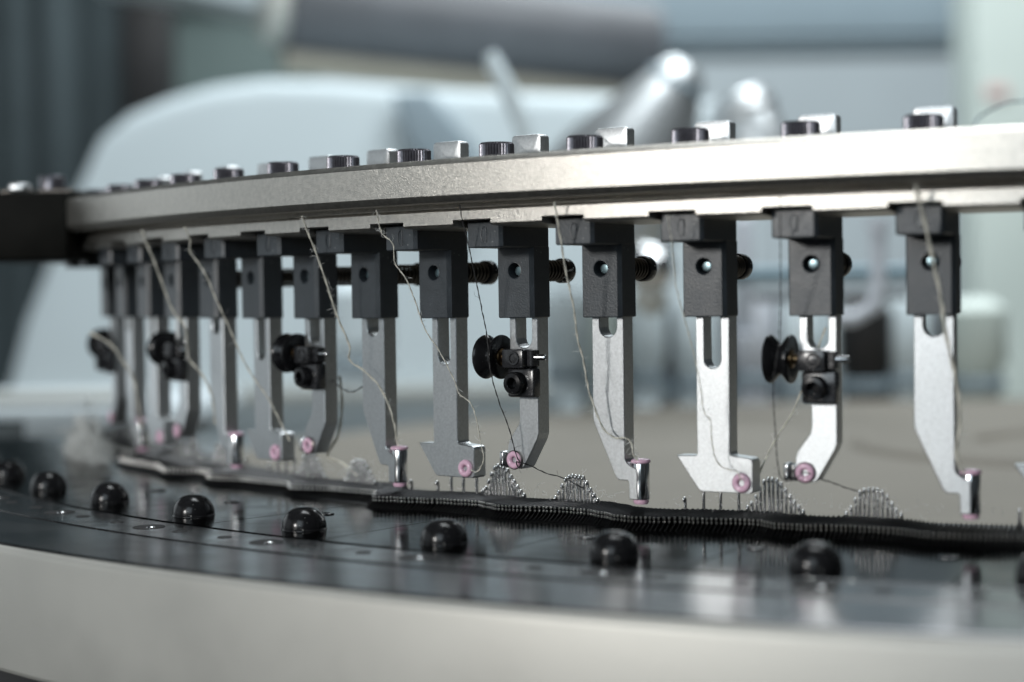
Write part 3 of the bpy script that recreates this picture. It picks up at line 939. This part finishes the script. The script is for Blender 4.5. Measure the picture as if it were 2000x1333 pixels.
MB().lathe([(63 * u, 20 * u), (66 * u, 24 * u), (66 * u, 36 * u), (63 * u, 40 * u)], (0, 0, 0), ax, 40).obj('canister_band', 'steel', root, 40)

root, u = place('lever', 995, 185, 1.1, 'pale slanted lever blurred in front of the hood', 'lever')
MB().tube([(-38 * u, 0, 80 * u), (-30 * u, 0, 62 * u), (0, 0, 0), (28 * u, 0, -70 * u), (30 * u, 0, -160 * u)], [12 * u, 17 * u, 19 * u, 17 * u, 16 * u], 16).obj('lever_arm', 'white', root, 60)
MB().lathe([(0, -9), (24 * u, -9), (24 * u, 9), (0, 9)], (30 * u, 0, -160 * u), (0, 1, 0), 24).obj('lever_pivot', 'steel', root, 40)

root, u = place('pale_column', 1990, 300, 2.4, 'pale greenish column blurred at the right edge', 'column')
MB().box(-88 * u, 160 * u, 0, 120, -900 * u, 400 * u, 12, 4).obj('column_body', 'column', root)
MB().box(-66 * u, -20 * u, -6, -1, 108 * u, 132 * u, 2, 2).obj('red_label', 'red', root)

root, u = place('wire_hoop', 2010, 300, 0.62, 'thin dark wire hoop at the right edge above the ring', 'wire hoop')
MB().tube([(-130 * u * math.cos(t * math.pi / 30), 4 * math.sin(t), 104 * u * math.sin(t * math.pi / 30)) for t in range(31)], 2.0 * u, 6).obj('hoop_wire', 'bluebar', root, 80)
MB().tube([(-130 * u, 0, 0), (-130 * u, 3, -60 * u)], 2.4 * u, 6).obj('hoop_foot', 'bluebar', root, 80)

# machine parts beyond the ring, seen between the feeders
root, u = place('round_boss', 1272, 525, 1.05, 'shiny round boss blurred behind the bright slanted feeder', 'machine part')
MB().lathe([(0, -44 * u), (26 * u, -38 * u), (42 * u, -18 * u), (46 * u, 4 * u), (46 * u, 40 * u), (0, 40 * u)], (0, 0, 0), (-0.25, 0.9, 0.2), 32).obj('boss_head', 'chrome', root, 60)
MB().lathe([(0, -20 * u), (22 * u, -16 * u), (30 * u, 4 * u), (30 * u, 40 * u), (0, 40 * u)], (4 * u, 0, -62 * u), (-0.2, 0.9, 0.1), 32).obj('boss_foot', 'cream', root, 60)

root, u = place('cross_rod', 1610, 536, 1.1, 'dark blue grey rod blurred behind the right hand pulley feeder', 'rod')
MB().lathe([(0, -190 * u), (15 * u, -190 * u), (15 * u, 190 * u), (0, 190 * u)], (0, 0, 0), (1, 0.1, 0), 24).obj('rod_bar', 'bluebar', root, 40)
MB().lathe([(0, -140 * u), (9 * u, -140 * u), (9 * u, 170 * u), (0, 170 * u)], (0, 0, -42 * u), (1, 0.1, 0), 24).obj('lower_rod', 'roller', root, 40)

root, u = place('lilac_upright', 1716, 560, 0.98, 'pale lilac upright blurred right of the right hand pulley', 'machine part')
MB().tube([(0, 0, 120 * u), (0, 0, 0), (-10 * u, 0, -40 * u), (-50 * u, 0, -62 * u), (-90 * u, 0, -60 * u)], 15 * u, 16).obj('upright_bar', 'lilac', root, 60)
MB().lathe([(0, -12 * u), (22 * u, -12 * u), (22 * u, 12 * u), (0, 12 * u)], (0, 0, 120 * u), (0, 0, 1), 24).obj('upright_cap', 'lilac', root, 40)
root, u = place('lilac_post', 1456, 540, 1.15, 'slim pale post blurred between the two brightest feeders', 'machine part')
MB().box(-17 * u, 17 * u, 0, 20, -110 * u, 120 * u, 4, 3).obj('post_bar', 'lilac', root)
MB().box(-24 * u, 24 * u, -4, 24, -122 * u, -110 * u, 3, 2).obj('post_foot', 'lilac', root)

# row of pale and dark housings standing round the far side
specs = [(700, 640, 70, 'white', 'pale'), (1110, 660, 52, 'white', 'pale'), (1180, 690, 36, 'column', 'pale'), (1262, 668, 44, 'white', 'pale'), (1300, 690, 22, 'roller', 'dark'),
         (1350, 676, 40, 'white', 'pale'), (1470, 668, 46, 'lilac', 'lilac'), (1560, 690, 40, 'white', 'pale'), (1690, 680, 56, 'dark', 'black'), (1770, 668, 46, 'white', 'pale'), (1905, 676, 60, 'column', 'pale'),
         (1143, 690, 13, 'roller', 'slim dark'), (1226, 690, 12, 'roller', 'slim dark'), (1421, 690, 14, 'roller', 'slim dark'), (1516, 690, 12, 'roller', 'slim dark'), (1622, 690, 18, 'white', 'slim pale'), (1838, 690, 16, 'roller', 'slim dark')]
plc = {700: 'left of the sharp tube feeder', 1110: 'right of the middle pulley', 1180: 'behind the bright slanted feeder', 1262: 'just right of the bright slanted feeder',
       1300: 'left of the bright footed feeder', 1350: 'behind the bright footed feeder', 1470: 'left of the right hand pulley', 1560: 'behind the right hand pulley',
       1690: 'right of the right hand pulley', 1770: 'left of the rightmost complete feeder', 1905: 'right of the rightmost complete feeder',
       1143: 'left of the bright slanted feeder', 1226: 'behind the right edge of the bright slanted feeder', 1421: 'behind the right edge of the bright footed feeder',
       1516: 'behind the right hand pulley wheel', 1622: 'beside the right hand pulley shaft', 1838: 'behind the rightmost complete feeder'}
for px, py, hwid, m_, cn in specs:
    root, u = place('housing', px, py, 1.32, '%s upright housing blurred %s' % (cn, plc[px]), 'machine housing', 'blurred housings on the far side')
    MB().lathe([(0, 95 * u), (hwid * 0.6 * u, 92 * u), (hwid * u, 70 * u), (hwid * u, -30 * u), (hwid * 0.8 * u, -45 * u), (hwid * 0.8 * u, -118 * u), (0, -118 * u)], (0, 0, 0), (0, 0, 1), 32).obj('housing_body', m_, root, 40)
    MB().lathe([(hwid * 0.85 * u, -60 * u), (hwid * 0.95 * u, -64 * u), (hwid * 0.95 * u, -80 * u), (hwid * 0.85 * u, -84 * u)], (0, 0, 0), (0, 0, 1), 32).obj('housing_band', 'beam', root, 40)

# pale machine table at the far left
root, u = place('far_table', 40, 800, 1.2, 'pale flat table with cream rail blurred at the left edge', 'table')
MB().box(-260 * u, 330 * u, 0, 240, -60 * u, 6 * u, 8, 2).obj('table_top', 'wall', root)
MB().box(-100 * u, 260 * u, -20, -2, 10 * u, 34 * u, 5, 2).obj('table_rail', 'cream', root)
